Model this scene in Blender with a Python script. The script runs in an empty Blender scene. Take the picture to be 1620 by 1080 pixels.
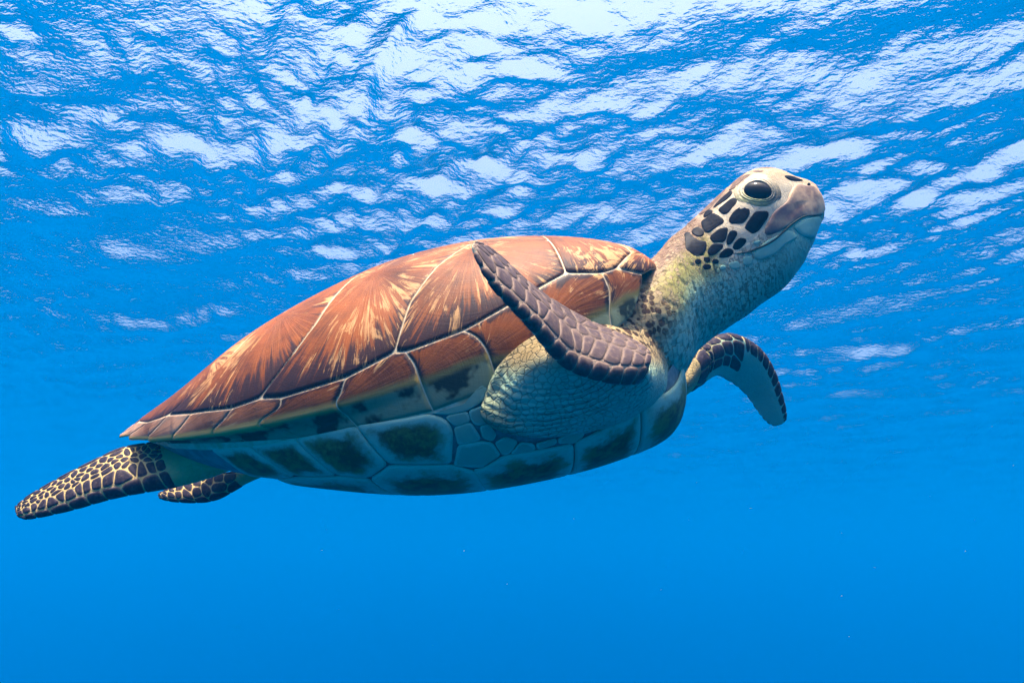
import bpy, math, random
import numpy as np
C=bpy.context.scene
R=math.radians
# camera
cd=bpy.data.cameras.new('camera'); cam=bpy.data.objects.new('camera',cd); C.collection.objects.link(cam)
cd.sensor_width=36; cd.lens=24; cd.clip_start=.02; cd.clip_end=1500
PITCH=19
cam.rotation_euler=(R(90+PITCH),0,0); C.camera=cam
SUN_EL,SUN_AZ=78,190  # azimuth: clockwise from +Y (where the sun stands)
w=bpy.data.worlds.new('World'); C.world=w; w.use_nodes=True
nt=w.node_tree; sky=nt.nodes.new('ShaderNodeTexSky'); sky.sky_type='NISHITA'; sky.sun_disc=False
sky.sun_elevation=R(SUN_EL); sky.sun_rotation=R(SUN_AZ); sky.dust_density=10; sky.air_density=1; sky.ozone_density=.0
bg=nt.nodes['Background']; bg.inputs['Strength'].default_value=.125
nt.links.new(sky.outputs[0],bg.inputs[0])
ld=bpy.data.lights.new('sun','SUN'); ld.energy=3.8; ld.angle=R(.5); ld.color=(1,.90,.75)
sun=bpy.data.objects.new('sun',ld); C.collection.objects.link(sun)
from mathutils import Vector
d=Vector((math.sin(R(SUN_AZ))*math.cos(R(SUN_EL)),math.cos(R(SUN_AZ))*math.cos(R(SUN_EL)),math.sin(R(SUN_EL))))
sun.rotation_euler=(-d).to_track_quat('-Z','Y').to_euler()
v=C.view_settings; v.view_transform='Standard'; v.look='None'; v.exposure=1.83; v.gamma=1; v.use_curve_mapping=False
C.cycles.volume_bounces=1; C.cycles.max_bounces=8; C.cycles.transparent_max_bounces=16
# sea surface
rng=np.random.default_rng(5)
r=np.concatenate([[0.02],np.exp(np.arange(math.log(.3),math.log(260),.0072))])
fr=np.arange(-48,48.01,.35); bk=np.arange(51,309.1,3.)
a=np.radians(np.concatenate([fr,bk]))
RR,AA=np.meshgrid(r,a,indexing='ij'); X=RR*np.sin(AA); Y=RR*np.cos(AA)
H=3.5
def waves(X,Y):
    Z=np.zeros_like(X)
    wx=X+.10*np.sin(1.7*X+.6*Y+.5)+.06*np.sin(3.1*Y-1.3*X)+.035*np.sin(7*X+5*Y); wy=Y+.10*np.sin(1.3*Y-.9*X+2)+.06*np.sin(2.7*X+1.9*Y+1)+.035*np.sin(8*Y-6*X)
    gust=1+.6*np.sin(.55*X+.9*Y+.4)*np.sin(.8*X-.35*Y+1.1)
    for i in range(70):
        L=.11*(26**rng.random()); k=2*math.pi/L
        th=R(62)+rng.normal(0,.42 if L>.5 else .62)
        amp=.0103*L*(1 if L<.35 else (.35/L)**.35)
        w=amp*np.sin(k*(wx*math.cos(th)+wy*math.sin(th))+rng.random()*6.28)
        Z+=w*gust if L<.8 else w
    return Z
Z=H+waves(X,Y)
n,m=X.shape
co=np.stack([X,Y,Z],-1).reshape(-1,3)
i=np.arange(n-1)[:,None]; j=np.arange(m)[None,:]; j2=(j+1)%m
q=np.stack([i*m+j,i*m+j2,(i+1)*m+j2,(i+1)*m+j],-1).reshape(-1,4)
me=bpy.data.meshes.new('sea_surface'); me.vertices.add(len(co)); me.vertices.foreach_set('co',co.ravel())
me.loops.add(q.size); me.loops.foreach_set('vertex_index',q.ravel()); me.polygons.add(len(q))
me.polygons.foreach_set('loop_start',np.arange(0,q.size,4)); me.polygons.foreach_set('use_smooth',np.ones(len(q),bool)); me.update()
so=bpy.data.objects.new('sea_surface',me); C.collection.objects.link(so); so['kind']='structure'
m_=bpy.data.materials.new('sea'); m_.use_nodes=True; nt=m_.node_tree; nt.nodes.clear()
N=nt.nodes.new; K=nt.links.new
out=N('ShaderNodeOutputMaterial'); mix=N('ShaderNodeMixShader'); tr=N('ShaderNodeBsdfTransparent'); gl=N('ShaderNodeBsdfGlossy'); fz=N('ShaderNodeFresnel'); bp=N('ShaderNodeBump')
fz.inputs['IOR'].default_value=1.33; gl.inputs['Roughness'].default_value=0.0; gl.inputs['Color'].default_value=(1,1,1,1)
ge=N('ShaderNodeNewGeometry'); mp=N('ShaderNodeMapping'); mp.inputs['Rotation'].default_value=(0,0,R(28)); mp.inputs['Scale'].default_value=(.6,1,1)
n1=N('ShaderNodeTexNoise'); n1.inputs['Scale'].default_value=24; n1.inputs['Detail'].default_value=3; n1.inputs['Roughness'].default_value=.5
K(ge.outputs['Position'],mp.inputs[0]); K(mp.outputs[0],n1.inputs[0])
bp.inputs['Strength'].default_value=1; bp.inputs['Distance'].default_value=.017
K(n1.outputs[0],bp.inputs['Height']); K(bp.outputs[0],fz.inputs['Normal']); K(bp.outputs[0],gl.inputs['Normal'])
K(fz.outputs[0],mix.inputs[0]); K(tr.outputs[0],mix.inputs[1]); K(gl.outputs[0],mix.inputs[2]); K(mix.outputs[0],out.inputs[0])
me.materials.append(m_)
# haze
import bmesh
bm=bmesh.new(); bmesh.ops.create_cube(bm,size=1)
me=bpy.data.meshes.new('haze'); bm.to_mesh(me); hz=bpy.data.objects.new('haze',me); C.collection.objects.link(hz)
hz.scale=(640,640,28); hz.location=(0,0,H+.5-14); hz['kind']='stuff'
mh=bpy.data.materials.new('haze'); mh.use_nodes=True; nt=mh.node_tree; nt.nodes.clear()
o=nt.nodes.new('ShaderNodeOutputMaterial'); pv=nt.nodes.new('ShaderNodeVolumePrincipled')
pv.inputs['Color'].default_value=(.0,.25,.67,1); pv.inputs['Density'].default_value=.05; pv.inputs['Absorption Color'].default_value=(0,0,0,1)
pv.inputs['Anisotropy'].default_value=.42
nt.links.new(pv.outputs[0],o.inputs['Volume']); me.materials.append(mh)
RIM=[[0.428,0.0,0.045],[0.4255,0.0646,0.05],[0.3953,0.1385,0.042],[0.3219,0.2078,0.016],[0.2146,0.256,-0.0114],[0.0791,0.2791,-0.0261],[-0.0565,0.2726,-0.0258],[-0.1807,0.244,-0.0145],[-0.29,0.198,0.005],[-0.356,0.146,0.025],[-0.39,0.086,0.041],[-0.38,0.0,0.056]]
TOP=[[0.4236,0.0584],[0.3953,0.0824],[0.3276,0.1238],[0.2485,0.1553],[0.1581,0.1772],[0.0565,0.1826],[-0.0452,0.1681],[-0.1468,0.14],[-0.2485,0.0925],[-0.322,0.069],[-0.368,0.06],[-0.378,0.058]]
BOT=[[0.41,-0.08],[0.412,-0.125],[0.368,-0.178],[0.27,-0.192],[0.1581,-0.1895],[0.0565,-0.1755],[-0.0452,-0.1468],[-0.1468,-0.1077],[-0.2485,-0.0619],[-0.3276,-0.0187],[-0.365,0.015],[-0.376,0.04]]
HEAD_TOP=[[0.3684,0.0657],[0.426,0.0822],[0.4645,0.1054],[0.493,0.1182],[0.5276,0.1353],[0.568,0.1556],[0.5988,0.1674],[0.6235,0.1668],[0.644,0.1572],[0.662,0.143],[0.678,0.1325],[0.6895,0.1181],[0.6917,0.093]]
HEAD_BOT=[[0.3361,-0.1312],[0.4131,-0.108],[0.4552,-0.0705],[0.4952,-0.0532],[0.5356,-0.0401],[0.5766,-0.0244],[0.606,-0.0122],[0.6292,0.0047],[0.6484,0.0239],[0.6619,0.0398],[0.6714,0.0519],[0.6803,0.0622],[0.6877,0.0679]]
HEAD_W=[0.165,0.13,0.088,0.068,0.064,0.067,0.067,0.061,0.052,0.042,0.033,0.023,0.01]
BODY_R=[[0.9567,0.1242,-0.2634],[-0.1814,0.9618,-0.2052],[0.2278,0.2441,0.9426]]
BODY_POS=[-0.1746,1.0434,0.2835]
NB_TE= [[0.3584,-0.2686,-0.0629],[0.3541,-0.2626,-0.0537],[0.3388,-0.259,-0.0377],[0.3174,-0.2651,-0.0208],[0.2936,-0.275,0.0001],[0.2712,-0.2957,0.0218],[0.2522,-0.324,0.0432],[0.2406,-0.3504,0.0608],[0.2315,-0.3792,0.0718],[0.225,-0.406,0.0749],[0.2205,-0.4353,0.0712]]
NB_LE= [[0.348,-0.3097,-0.0882],[0.3397,-0.3218,-0.0904],[0.3216,-0.3369,-0.0872],[0.2976,-0.3525,-0.0769],[0.2758,-0.3674,-0.0622],[0.2642,-0.3849,-0.0443],[0.2544,-0.4049,-0.0216],[0.2433,-0.4254,-0.0021],[0.2326,-0.4424,0.0169],[0.2257,-0.4498,0.0358],[0.2195,-0.4445,0.0631]]
FB_LE= [[0.3827,0.0507,-0.1036],[0.4219,0.0939,-0.0943],[0.4513,0.129,-0.0747],[0.4821,0.1668,-0.0593],[0.5174,0.2009,-0.0503],[0.5578,0.2273,-0.0511],[0.5935,0.2528,-0.0748],[0.6154,0.2743,-0.1051],[0.627,0.2926,-0.1446],[0.6301,0.3073,-0.1861],[0.6305,0.3209,-0.2201],[0.6258,0.3279,-0.2378]]
FB_TE= [[0.3628,0.0546,-0.1549],[0.4082,0.098,-0.142],[0.4384,0.1465,-0.1329],[0.4746,0.1934,-0.1241],[0.5114,0.2353,-0.1167],[0.534,0.2775,-0.1302],[0.5548,0.3029,-0.1504],[0.5702,0.3215,-0.1734],[0.5799,0.333,-0.1989],[0.5879,0.3367,-0.2202],[0.5975,0.3398,-0.2356],[0.6102,0.3365,-0.2439]]
NH_TE= [[-0.2616,-0.1183,-0.0036],[-0.2906,-0.1178,0.0023],[-0.3267,-0.1196,0.0074],[-0.3574,-0.1279,0.0114],[-0.3827,-0.1408,0.0125],[-0.4198,-0.1466,0.0061],[-0.4572,-0.1522,-0.0019],[-0.4893,-0.1578,-0.0103],[-0.5161,-0.1636,-0.0191],[-0.5287,-0.1677,-0.0261],[-0.5333,-0.1724,-0.0314]]
NH_LE= [[-0.2182,-0.1371,-0.0551],[-0.2536,-0.1442,-0.0587],[-0.2899,-0.1601,-0.0599],[-0.3278,-0.1695,-0.0568],[-0.3561,-0.1824,-0.0548],[-0.3934,-0.1834,-0.0539],[-0.4313,-0.1842,-0.0546],[-0.4695,-0.1846,-0.0536],[-0.4975,-0.1834,-0.0519],[-0.5125,-0.1815,-0.0494],[-0.5255,-0.1788,-0.0421]]
FH_TE= [[-0.2767,0.107,-0.0489],[-0.3385,0.1018,-0.055],[-0.4071,0.1106,-0.0484],[-0.4475,0.1054,-0.05],[-0.4782,0.0987,-0.0515],[-0.4953,0.0941,-0.0534],[-0.5022,0.0908,-0.0557]]
FH_LE= [[-0.2675,0.0971,-0.0709],[-0.3332,0.0912,-0.0778],[-0.393,0.0909,-0.0917],[-0.4306,0.0882,-0.0884],[-0.4688,0.087,-0.0773],[-0.4891,0.0872,-0.0688],[-0.5004,0.0881,-0.0615]]
ARM= [[[0.1764,-0.1083,-0.0402],[0.3889,-0.0415,-0.088],[0.3101,-0.0914,0.0152],[0.2668,-0.0802,-0.1199]],[[0.1633,-0.2584,-0.0653],[0.3874,-0.0948,-0.1094],[0.3196,-0.1898,0.0001],[0.2381,-0.2131,-0.1321]],[[0.1908,-0.2738,-0.0579],[0.3777,-0.1578,-0.0977],[0.3088,-0.2151,-0.0096],[0.2678,-0.236,-0.1272]],[[0.2334,-0.297,-0.0483],[0.3624,-0.2362,-0.088],[0.3008,-0.2595,-0.0261],[0.2957,-0.2657,-0.1092]],[[0.2622,-0.3166,-0.046],[0.3535,-0.2814,-0.0814],[0.3115,-0.2921,-0.041],[0.309,-0.2973,-0.0868]]]
INFRA_P= [[(0.669,-0.146),(0.616,-0.135),(0.59,-0.449),(0.623,-0.514),(0.654,-0.511),(0.659,-0.274)],[(0.616,-0.135),(0.563,-0.118),(0.542,-0.443),(0.59,-0.449)],[(0.563,-0.118),(0.501,-0.113),(0.487,-0.383),(0.513,-0.481),(0.542,-0.443)],[(0.501,-0.113),(0.44,-0.151),(0.429,-0.2),(0.426,-0.263),(0.436,-0.457),(0.487,-0.383)]]
SMALL_P= [[(0.44,-0.154),(0.426,-0.165),(0.409,-0.154),(0.402,-0.113),(0.393,-0.096),(0.392,-0.121),(0.398,-0.173),(0.412,-0.195),(0.427,-0.187)],[(0.427,-0.187),(0.412,-0.197),(0.412,-0.249),(0.425,-0.249),(0.43,-0.197)],[(0.426,-0.252),(0.412,-0.249),(0.408,-0.337),(0.409,-0.356),(0.427,-0.35)],[(0.412,-0.195),(0.399,-0.192),(0.399,-0.277),(0.408,-0.282),(0.412,-0.249)],[(0.427,-0.35),(0.409,-0.359),(0.4,-0.386),(0.396,-0.473),(0.415,-0.53),(0.436,-0.473)],[(0.407,-0.282),(0.399,-0.282),(0.395,-0.35),(0.4,-0.383),(0.407,-0.348)],[(0.399,-0.391),(0.389,-0.372),(0.379,-0.419),(0.389,-0.481),(0.395,-0.479)],[(0.378,-0.427),(0.366,-0.457),(0.365,-0.5),(0.389,-0.484)],[(0.365,-0.462),(0.344,-0.465),(0.345,-0.5),(0.364,-0.503)],[(0.343,-0.468),(0.315,-0.47),(0.317,-0.509),(0.328,-0.533),(0.344,-0.503)]]
PLAS_P= [[(0.624,-0.525),(0.588,-0.465),(0.542,-0.451),(0.514,-0.49),(0.507,-0.787),(0.543,-0.76),(0.601,-0.702),(0.627,-0.675)],[(0.513,-0.487),(0.487,-0.389),(0.436,-0.462),(0.419,-0.558),(0.417,-0.683),(0.467,-0.844),(0.507,-0.787)],[(0.423,-0.536),(0.413,-0.536),(0.395,-0.481),(0.364,-0.506),(0.328,-0.533),(0.327,-0.724),(0.373,-0.738),(0.414,-0.757),(0.418,-0.612)],[(0.328,-0.53),(0.245,-0.465),(0.247,-0.645),(0.277,-0.724),(0.326,-0.727)],[(0.244,-0.462),(0.19,-0.509),(0.189,-0.574),(0.209,-0.637),(0.247,-0.642)]]
CHEEK_H= [[(0.404,0.54),(0.402,0.651),(0.383,0.663),(0.349,0.58),(0.339,0.54),(0.361,0.5)],[(0.392,0.757),(0.401,0.829),(0.399,0.914),(0.363,0.94),(0.353,0.869),(0.348,0.709)],[(0.405,1.017),(0.422,1.203),(0.406,1.26),(0.388,1.289),(0.36,1.14),(0.358,1.066),(0.377,1.017)],[(0.433,1.274),(0.478,1.406),(0.471,1.466),(0.417,1.554),(0.396,1.523),(0.384,1.42),(0.389,1.349)],[(0.322,0.429),(0.335,0.586),(0.329,0.651),(0.305,0.557),(0.306,0.489)],[(0.288,0.609),(0.329,0.66),(0.337,0.789),(0.347,1.031),(0.286,0.949),(0.282,0.8)],[(0.246,0.629),(0.266,0.657),(0.28,0.871),(0.27,0.943),(0.255,0.889),(0.242,0.723)],[(0.214,0.554),(0.23,0.606),(0.234,0.823),(0.249,0.991),(0.271,1.103),(0.263,1.191),(0.244,1.251),(0.214,1.183),(0.189,0.971)],[(0.288,1.066),(0.323,1.071),(0.345,1.151),(0.346,1.189),(0.324,1.323),(0.291,1.177)],[(0.349,1.237),(0.367,1.329),(0.363,1.371),(0.335,1.423),(0.326,1.371),(0.336,1.303)],[(0.363,1.44),(0.382,1.54),(0.374,1.571),(0.352,1.583),(0.338,1.509),(0.345,1.466)],[(0.266,1.251),(0.287,1.217),(0.316,1.349),(0.312,1.383),(0.281,1.394),(0.263,1.329)],[(0.316,1.429),(0.331,1.48),(0.339,1.586),(0.325,1.597),(0.294,1.494),(0.292,1.446)],[(0.239,1.309),(0.262,1.38),(0.261,1.431),(0.246,1.411)],[(0.266,1.437),(0.282,1.494),(0.286,1.56),(0.27,1.511)],[(0.204,1.26),(0.226,1.3),(0.23,1.363),(0.209,1.331)],[(0.229,1.414),(0.254,1.483),(0.257,1.554),(0.23,1.486)]]
BEAK_H= [[(0.578,1.437),(0.659,1.166),(0.723,1.049),(0.798,1.046),(0.85,0.911),(0.917,1.223),(0.981,1.329),(1.0,1.757),(0.914,2.189),(0.763,2.003),(0.657,1.857),(0.61,1.809),(0.539,1.797),(0.473,1.766),(0.437,1.7),(0.436,1.609),(0.486,1.463)]]
SNOUT_H= [[(0.627,0.883),(0.709,0.8),(0.784,0.803),(0.699,1.0),(0.651,1.011)]]
JAW_H= [[(0.554,1.837),(0.638,1.854),(0.817,2.08),(0.874,2.406),(0.719,2.551),(0.673,2.377),(0.592,2.089)],[(0.382,1.783),(0.428,1.757),(0.48,1.797),(0.54,1.829),(0.578,2.057),(0.492,1.997),(0.449,2.04),(0.394,1.963),(0.381,1.857)]]
LIP_H= [[(0.389,1.629),(0.411,1.671),(0.419,1.726),(0.397,1.714)],[(0.351,1.766),(0.373,1.769),(0.382,1.894),(0.362,1.897),(0.349,1.843)],[(0.313,1.669),(0.343,1.711),(0.347,1.834),(0.319,1.8)],[(0.28,1.606),(0.297,1.629),(0.3,1.714),(0.284,1.703)]]
LIPB_H= [[(0.283,1.603),(0.3,1.637),(0.302,1.711),(0.287,1.697),(0.28,1.657)],[(0.313,1.657),(0.338,1.703),(0.345,1.806),(0.338,1.857),(0.316,1.789),(0.309,1.709)],[(0.354,1.729),(0.371,1.763),(0.377,1.866),(0.375,1.934),(0.356,1.891),(0.35,1.789)]]
EYE_H= [[(0.477,1.003),(0.44,0.789),(0.523,1.171),(0.502,0.889),(0.455,1.111)]]
NOSTRIL_H= [[(0.797,1.0)]]
MOUTH_H= [[(0.873,2.169),(0.728,1.934),(0.632,1.82),(0.552,1.8),(0.511,1.814),(0.462,1.829),(0.424,1.809),(0.394,1.76),(0.367,1.7),(0.334,1.58)]]
# ------------------------------------------------------------------ turtle surfaces (body frame: x forward, y left, z up)
def cr(t,P):
    P=np.asarray(P,float); n=len(P); t=np.clip(np.asarray(t,float),0,1)*(n-1)
    i=np.minimum(t.astype(int),n-2); f=(t-i)[...,None]
    g=lambda k:P[np.clip(k,0,n-1)]
    p1=g(i); p2=g(i+1); p0=np.where((i>0)[...,None],g(i-1),2*p1-p2); p3=np.where((i<n-2)[...,None],g(i+2),2*p2-p1)
    return p1+.5*f*(p2-p0+f*(2*p0-5*p1+4*p2-p3+f*(3*(p1-p2)+p3-p0)))
RIM_U=[.262,.343,.387,.4406,.5093,.5823,.6352,.69,.735,.80,.87,1.0]     # where marginal seams reach the rim
def saw(u):
    u=np.asarray(u,float); k=np.clip(np.searchsorted(RIM_U,u,side='right'),1,len(RIM_U)-1)
    a=np.array(RIM_U)[k-1]; b=np.array(RIM_U)[k]; f=np.clip((u-a)/(b-a),0,1)
    amp=.021*np.clip((u-.50)/.42,0,1)**1.3
    f=np.where(u>.87,np.sin(np.clip((u-.87)/.13,0,1)*math.pi)**1.5*1.25,f**2.2*np.clip((1-f)/.12,0,1)**.5*np.where(u>.8,1.35,1))
    return amp*f
def shell(u,v):
    """u 0 front..1 rear along the rim; v 0 rim, 1 dorsal ridge (2-v = left side), -1 belly midline"""
    u,v=np.broadcast_arrays(np.asarray(u,float),np.asarray(v,float))
    far=v>1; v=np.where(far,2-v,v)
    r=cr(u,RIM); t=cr(u,TOP); b=cr(u,BOT)
    up=v>=0; a=np.minimum(np.abs(v),1)*math.pi/2
    ca=np.maximum(np.cos(a),0); sa=np.sin(a)
    c=np.where(up,ca**.9,ca**.62); s=np.where(up,sa**1.05,sa**.95)
    ex=np.where(up,t[...,0],b[...,0]); ez=np.where(up,t[...,1],b[...,1])
    x=ex+(r[...,0]-ex)*c; y=-r[...,1]*c; z=r[...,2]+(ez-r[...,2])*s
    q=np.clip(-v/.06,0,1); q=q*q*(3-2*q); g=np.clip((u-.40)/.2,0,1); g=g*g*(3-2*g); q=q*g*.020; L2=np.hypot(x,y)+1e-6
    x=x-q*x/L2*np.clip(L2/.1,0,1); y=y-q*y/L2*np.clip(L2/.1,0,1)
    k=saw(u)*np.exp(-(v/.16)**2)
    rx=r[...,0]*np.clip(np.abs(r[...,0])-.2,0,1)*3; L=np.hypot(rx,r[...,1])+1e-6
    x=x+k*rx/L; y=y-k*r[...,1]/L*.6; z=z-k*.12
    return np.stack([x,np.where(far,-y,y),z],-1)
def head(u,th):
    """u 0 neck base..1 beak; th 0 crown, pi/2 right side, pi throat"""
    u,th=np.broadcast_arrays(np.asarray(u,float),np.asarray(th,float))
    T=cr(u,HEAD_TOP);B=cr(u,HEAD_BOT);w=cr(u,np.array(HEAD_W)[:,None])[...,0]
    c=(T+B)/2; h=(T-B)/2; ct,st=np.cos(th),np.sin(th)
    n=1+.22*np.clip((u-.3)/.2,0,1)*np.clip((1.05-u)/.2,0,1)
    q=(np.abs(ct)**(2*n)+np.abs(st)**(2*n)+1e-12)**(-1/(2*n))
    return np.stack([c[...,0]+h[...,0]*ct*q,-w*st*q,c[...,1]+h[...,1]*ct*q],-1)
def head_mid(u):
    c=(cr(u,HEAD_TOP)+cr(u,HEAD_BOT))/2; return np.stack([c[...,0],0*c[...,0],c[...,1]],-1)
class Limb:
    def __init__(s,LE,TE,th,dorsal):
        s.LE,s.TE,s.th,s.d=np.array(LE),np.array(TE),np.array(th)[:,None],np.array(dorsal,float)
        s.len=np.linalg.norm(np.diff((s.LE+s.TE)/2,axis=0),axis=1).sum(); s.k=np.linalg.norm(s.LE-s.TE,axis=1).mean()/2
    def mid(s,u): return (cr(u,s.LE)+cr(u,s.TE))/2
    def __call__(s,u,t):
        u,t=np.broadcast_arrays(np.asarray(u,float),np.asarray(t,float))
        L,T=cr(u,s.LE),cr(u,s.TE); c=(L+T)/2; a=(L-T)/2
        e=.04; tg=s.mid(np.minimum(u+e,1))-s.mid(np.maximum(u-e,0))
        n=np.cross(tg,a); n/=np.linalg.norm(n,axis=-1,keepdims=True)+1e-9
        n=n*np.where((n@s.d)<0,-1,1)[...,None]
        ct,st=np.cos(t)[...,None],np.sin(t)[...,None]
        return c+a*ct+n*st*cr(u,s.th)*(.72+.36*ct)
def arm(u,t):
    u,t=np.broadcast_arrays(np.asarray(u,float),np.asarray(t,float))
    A=np.array(ARM); L,Rr,T,B=[cr(u,A[:,i]) for i in range(4)]
    c=(L+Rr)/2; ct,st=np.cos(t)[...,None],np.sin(t)[...,None]
    return c+(Rr-c)*ct*(ct>0)+(c-L)*ct*(ct<=0)+np.where(st>0,(T-c)*st,-(B-c)*st)
near_fore=Limb(NB_LE,NB_TE,[.017,.021,.021,.0195,.018,.016,.0135,.011,.0085,.006,.003],(0,-.6,.8))
far_fore=Limb(FB_LE,FB_TE,[.03,.03,.029,.028,.027,.025,.022,.019,.016,.012,.008,.004],(.5,.2,.8))
near_hind=Limb(NH_LE,NH_TE,[.03,.03,.027,.023,.020,.017,.014,.011,.008,.006,.003],(0,-.5,.85))
far_hind=Limb(FH_LE,FH_TE,[.012,.014,.015,.012,.009,.006,.003],(0,-.3,.9))
# ------------------------------------------------------------------ mesh helpers
col=C.collection
def mesh_obj(name,V,Fq,mat,parent=None,attrs=None,smooth=True):
    me=bpy.data.meshes.new(name); me.from_pydata(np.asarray(V).tolist(),[],Fq)
    if smooth: me.polygons.foreach_set('use_smooth',np.ones(len(me.polygons),bool))
    for k,a in (attrs or {}).items():
        a=np.asarray(a,np.float32)
        if a.ndim==1: me.attributes.new(k,'FLOAT','POINT').data.foreach_set('value',a)
        elif a.shape[1]==3: me.attributes.new(k,'FLOAT_VECTOR','POINT').data.foreach_set('vector',a.ravel())
        else: me.attributes.new(k,'FLOAT_COLOR','POINT').data.foreach_set('color',a.ravel())
    me.materials.append(mat); me.update()
    o=bpy.data.objects.new(name,me); col.objects.link(o)
    if parent: o.parent=parent
    return o
def normals(S,u,v,ref,e=1e-3):
    du=S(u+e,v)-S(u-e,v); dv=S(u,v+e)-S(u,v-e)
    n=np.cross(du,dv); n/=np.linalg.norm(n,axis=-1,keepdims=True)+1e-12
    P=S(u,v); sg=np.where(((P-ref)*n).sum(-1)<0,-1.,1.)
    return P,n*sg[...,None],sg
def outline(S,poly,gap,step,rnd=1):
    """polygon in the surface's parameters -> dense rounded outline inset by gap (still in parameters)"""
    p=np.array(poly,float); c=p.mean(0); e=1e-3
    su=np.linalg.norm(S(c[0]+e,c[1])-S(c[0]-e,c[1]))/(2*e); sv=np.linalg.norm(S(c[0],c[1]+e)-S(c[0],c[1]-e))/(2*e)
    m=np.array([max(su,1e-4),max(sv,1e-4)]); q=p*m
    if (q[:,0]*np.roll(q[:,1],-1)-np.roll(q[:,0],-1)*q[:,1]).sum()<0: q=q[::-1]
    for _ in range(rnd):
        nx=np.roll(q,-1,0); L=np.linalg.norm(nx-q,axis=1,keepdims=True)+1e-9; t=np.minimum(.25,.35*step*2.5/L) if rnd==1 else .25
        q=np.stack([q+(nx-q)*t,nx-(nx-q)*t],1).reshape(-1,2)
    d=np.linalg.norm(np.roll(q,-1,0)-q,axis=1); s=np.r_[0,np.cumsum(d)]; n=max(10,int(s[-1]/step))
    t=np.linspace(0,s[-1],n,endpoint=False); qq=np.vstack([q,q[:1]])
    q=np.stack([np.interp(t,s,qq[:,0]),np.interp(t,s,qq[:,1])],-1)
    tg=np.roll(q,-1,0)-np.roll(q,1,0); nn=np.stack([-tg[:,1],tg[:,0]],-1); nn/=np.linalg.norm(nn,axis=1,keepdims=True)+1e-9
    q=q+nn*gap
    return q/m,m,s[-1]
def patch_geo(S,poly,ref,gap=.001,thick=.0015,step=.004,center=None,prof=None,seed=0.,rnd=1,dome=0.,cap=None):
    o,m,per=outline(S,poly,gap,step,rnd); n=len(o)
    c=np.array(center) if center is not None else o.mean(0)
    prof=prof or [(0,1),(.35,1),(.65,1),(.85,1),(.93,.9),(1,.35),(1.0,-.8)]
    V=[];A=[];Rr=[];UV=[];ED=[]
    ang=np.arange(n)/n*2*math.pi; Rm=per/2/math.pi
    for k,(r,h) in enumerate(prof):
        pts=c+(o-c)*r if k else c[None]
        if cap: pts=np.clip(pts,cap[0],cap[1])
        P,N,sg=normals(S,pts[:,0],pts[:,1],ref(pts[:,0],pts[:,1]))
        V.append(P+N*(thick*h+dome*(1-r*r) if h>0 else thick*h)[...,None] if np.ndim(h) else P+N*(thick*h+(dome*(1-r*r) if h>0 else 0)))
        d=np.linalg.norm((pts-c)*m,axis=1)
        a=ang if k else ang[:1]
        A.append(np.stack([np.cos(a)*Rm,np.sin(a)*Rm,d+seed],-1)); Rr.append(np.full(len(pts),r)); UV.append(pts); ED.append(np.linalg.norm((o-c)*m,axis=1)*(1-r) if k else np.array([.05]))
    fl=sg.mean()<0
    F=[[0,1+j,1+(j+1)%n] for j in range(n)]
    for k in range(len(prof)-2):
        a=1+k*n; b=a+n
        F+=[[a+j,b+j,b+(j+1)%n,a+(j+1)%n] for j in range(n)]
    if fl: F=[f[::-1] for f in F]
    UV=np.vstack(UV)
    return np.vstack(V),F,dict(rad=np.vstack(A),ed=np.concatenate(ED),rr=np.concatenate(Rr),vv=UV[:,1],seed=np.full(len(UV),seed))
def patch(name,mat,parent,*a,**k):
    V,F,at=patch_geo(*a,**k); return mesh_obj(name,V,F,mat,parent,at)
def joined(name,mat,parent,geos):
    V=[];F=[];at={};n=0
    for v,f,t in geos:
        V.append(v); F+=[[i+n for i in q] for q in f]; n+=len(v)
        for k in t: at.setdefault(k,[]).append(t[k])
    return mesh_obj(name,np.vstack(V),F,mat,parent,{k:np.concatenate(x) for k,x in at.items()})
def mir(S): return lambda u,v:S(u,v)*np.array([1,-1,1])
def rngf(i): return np.random.default_rng(i)
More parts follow.
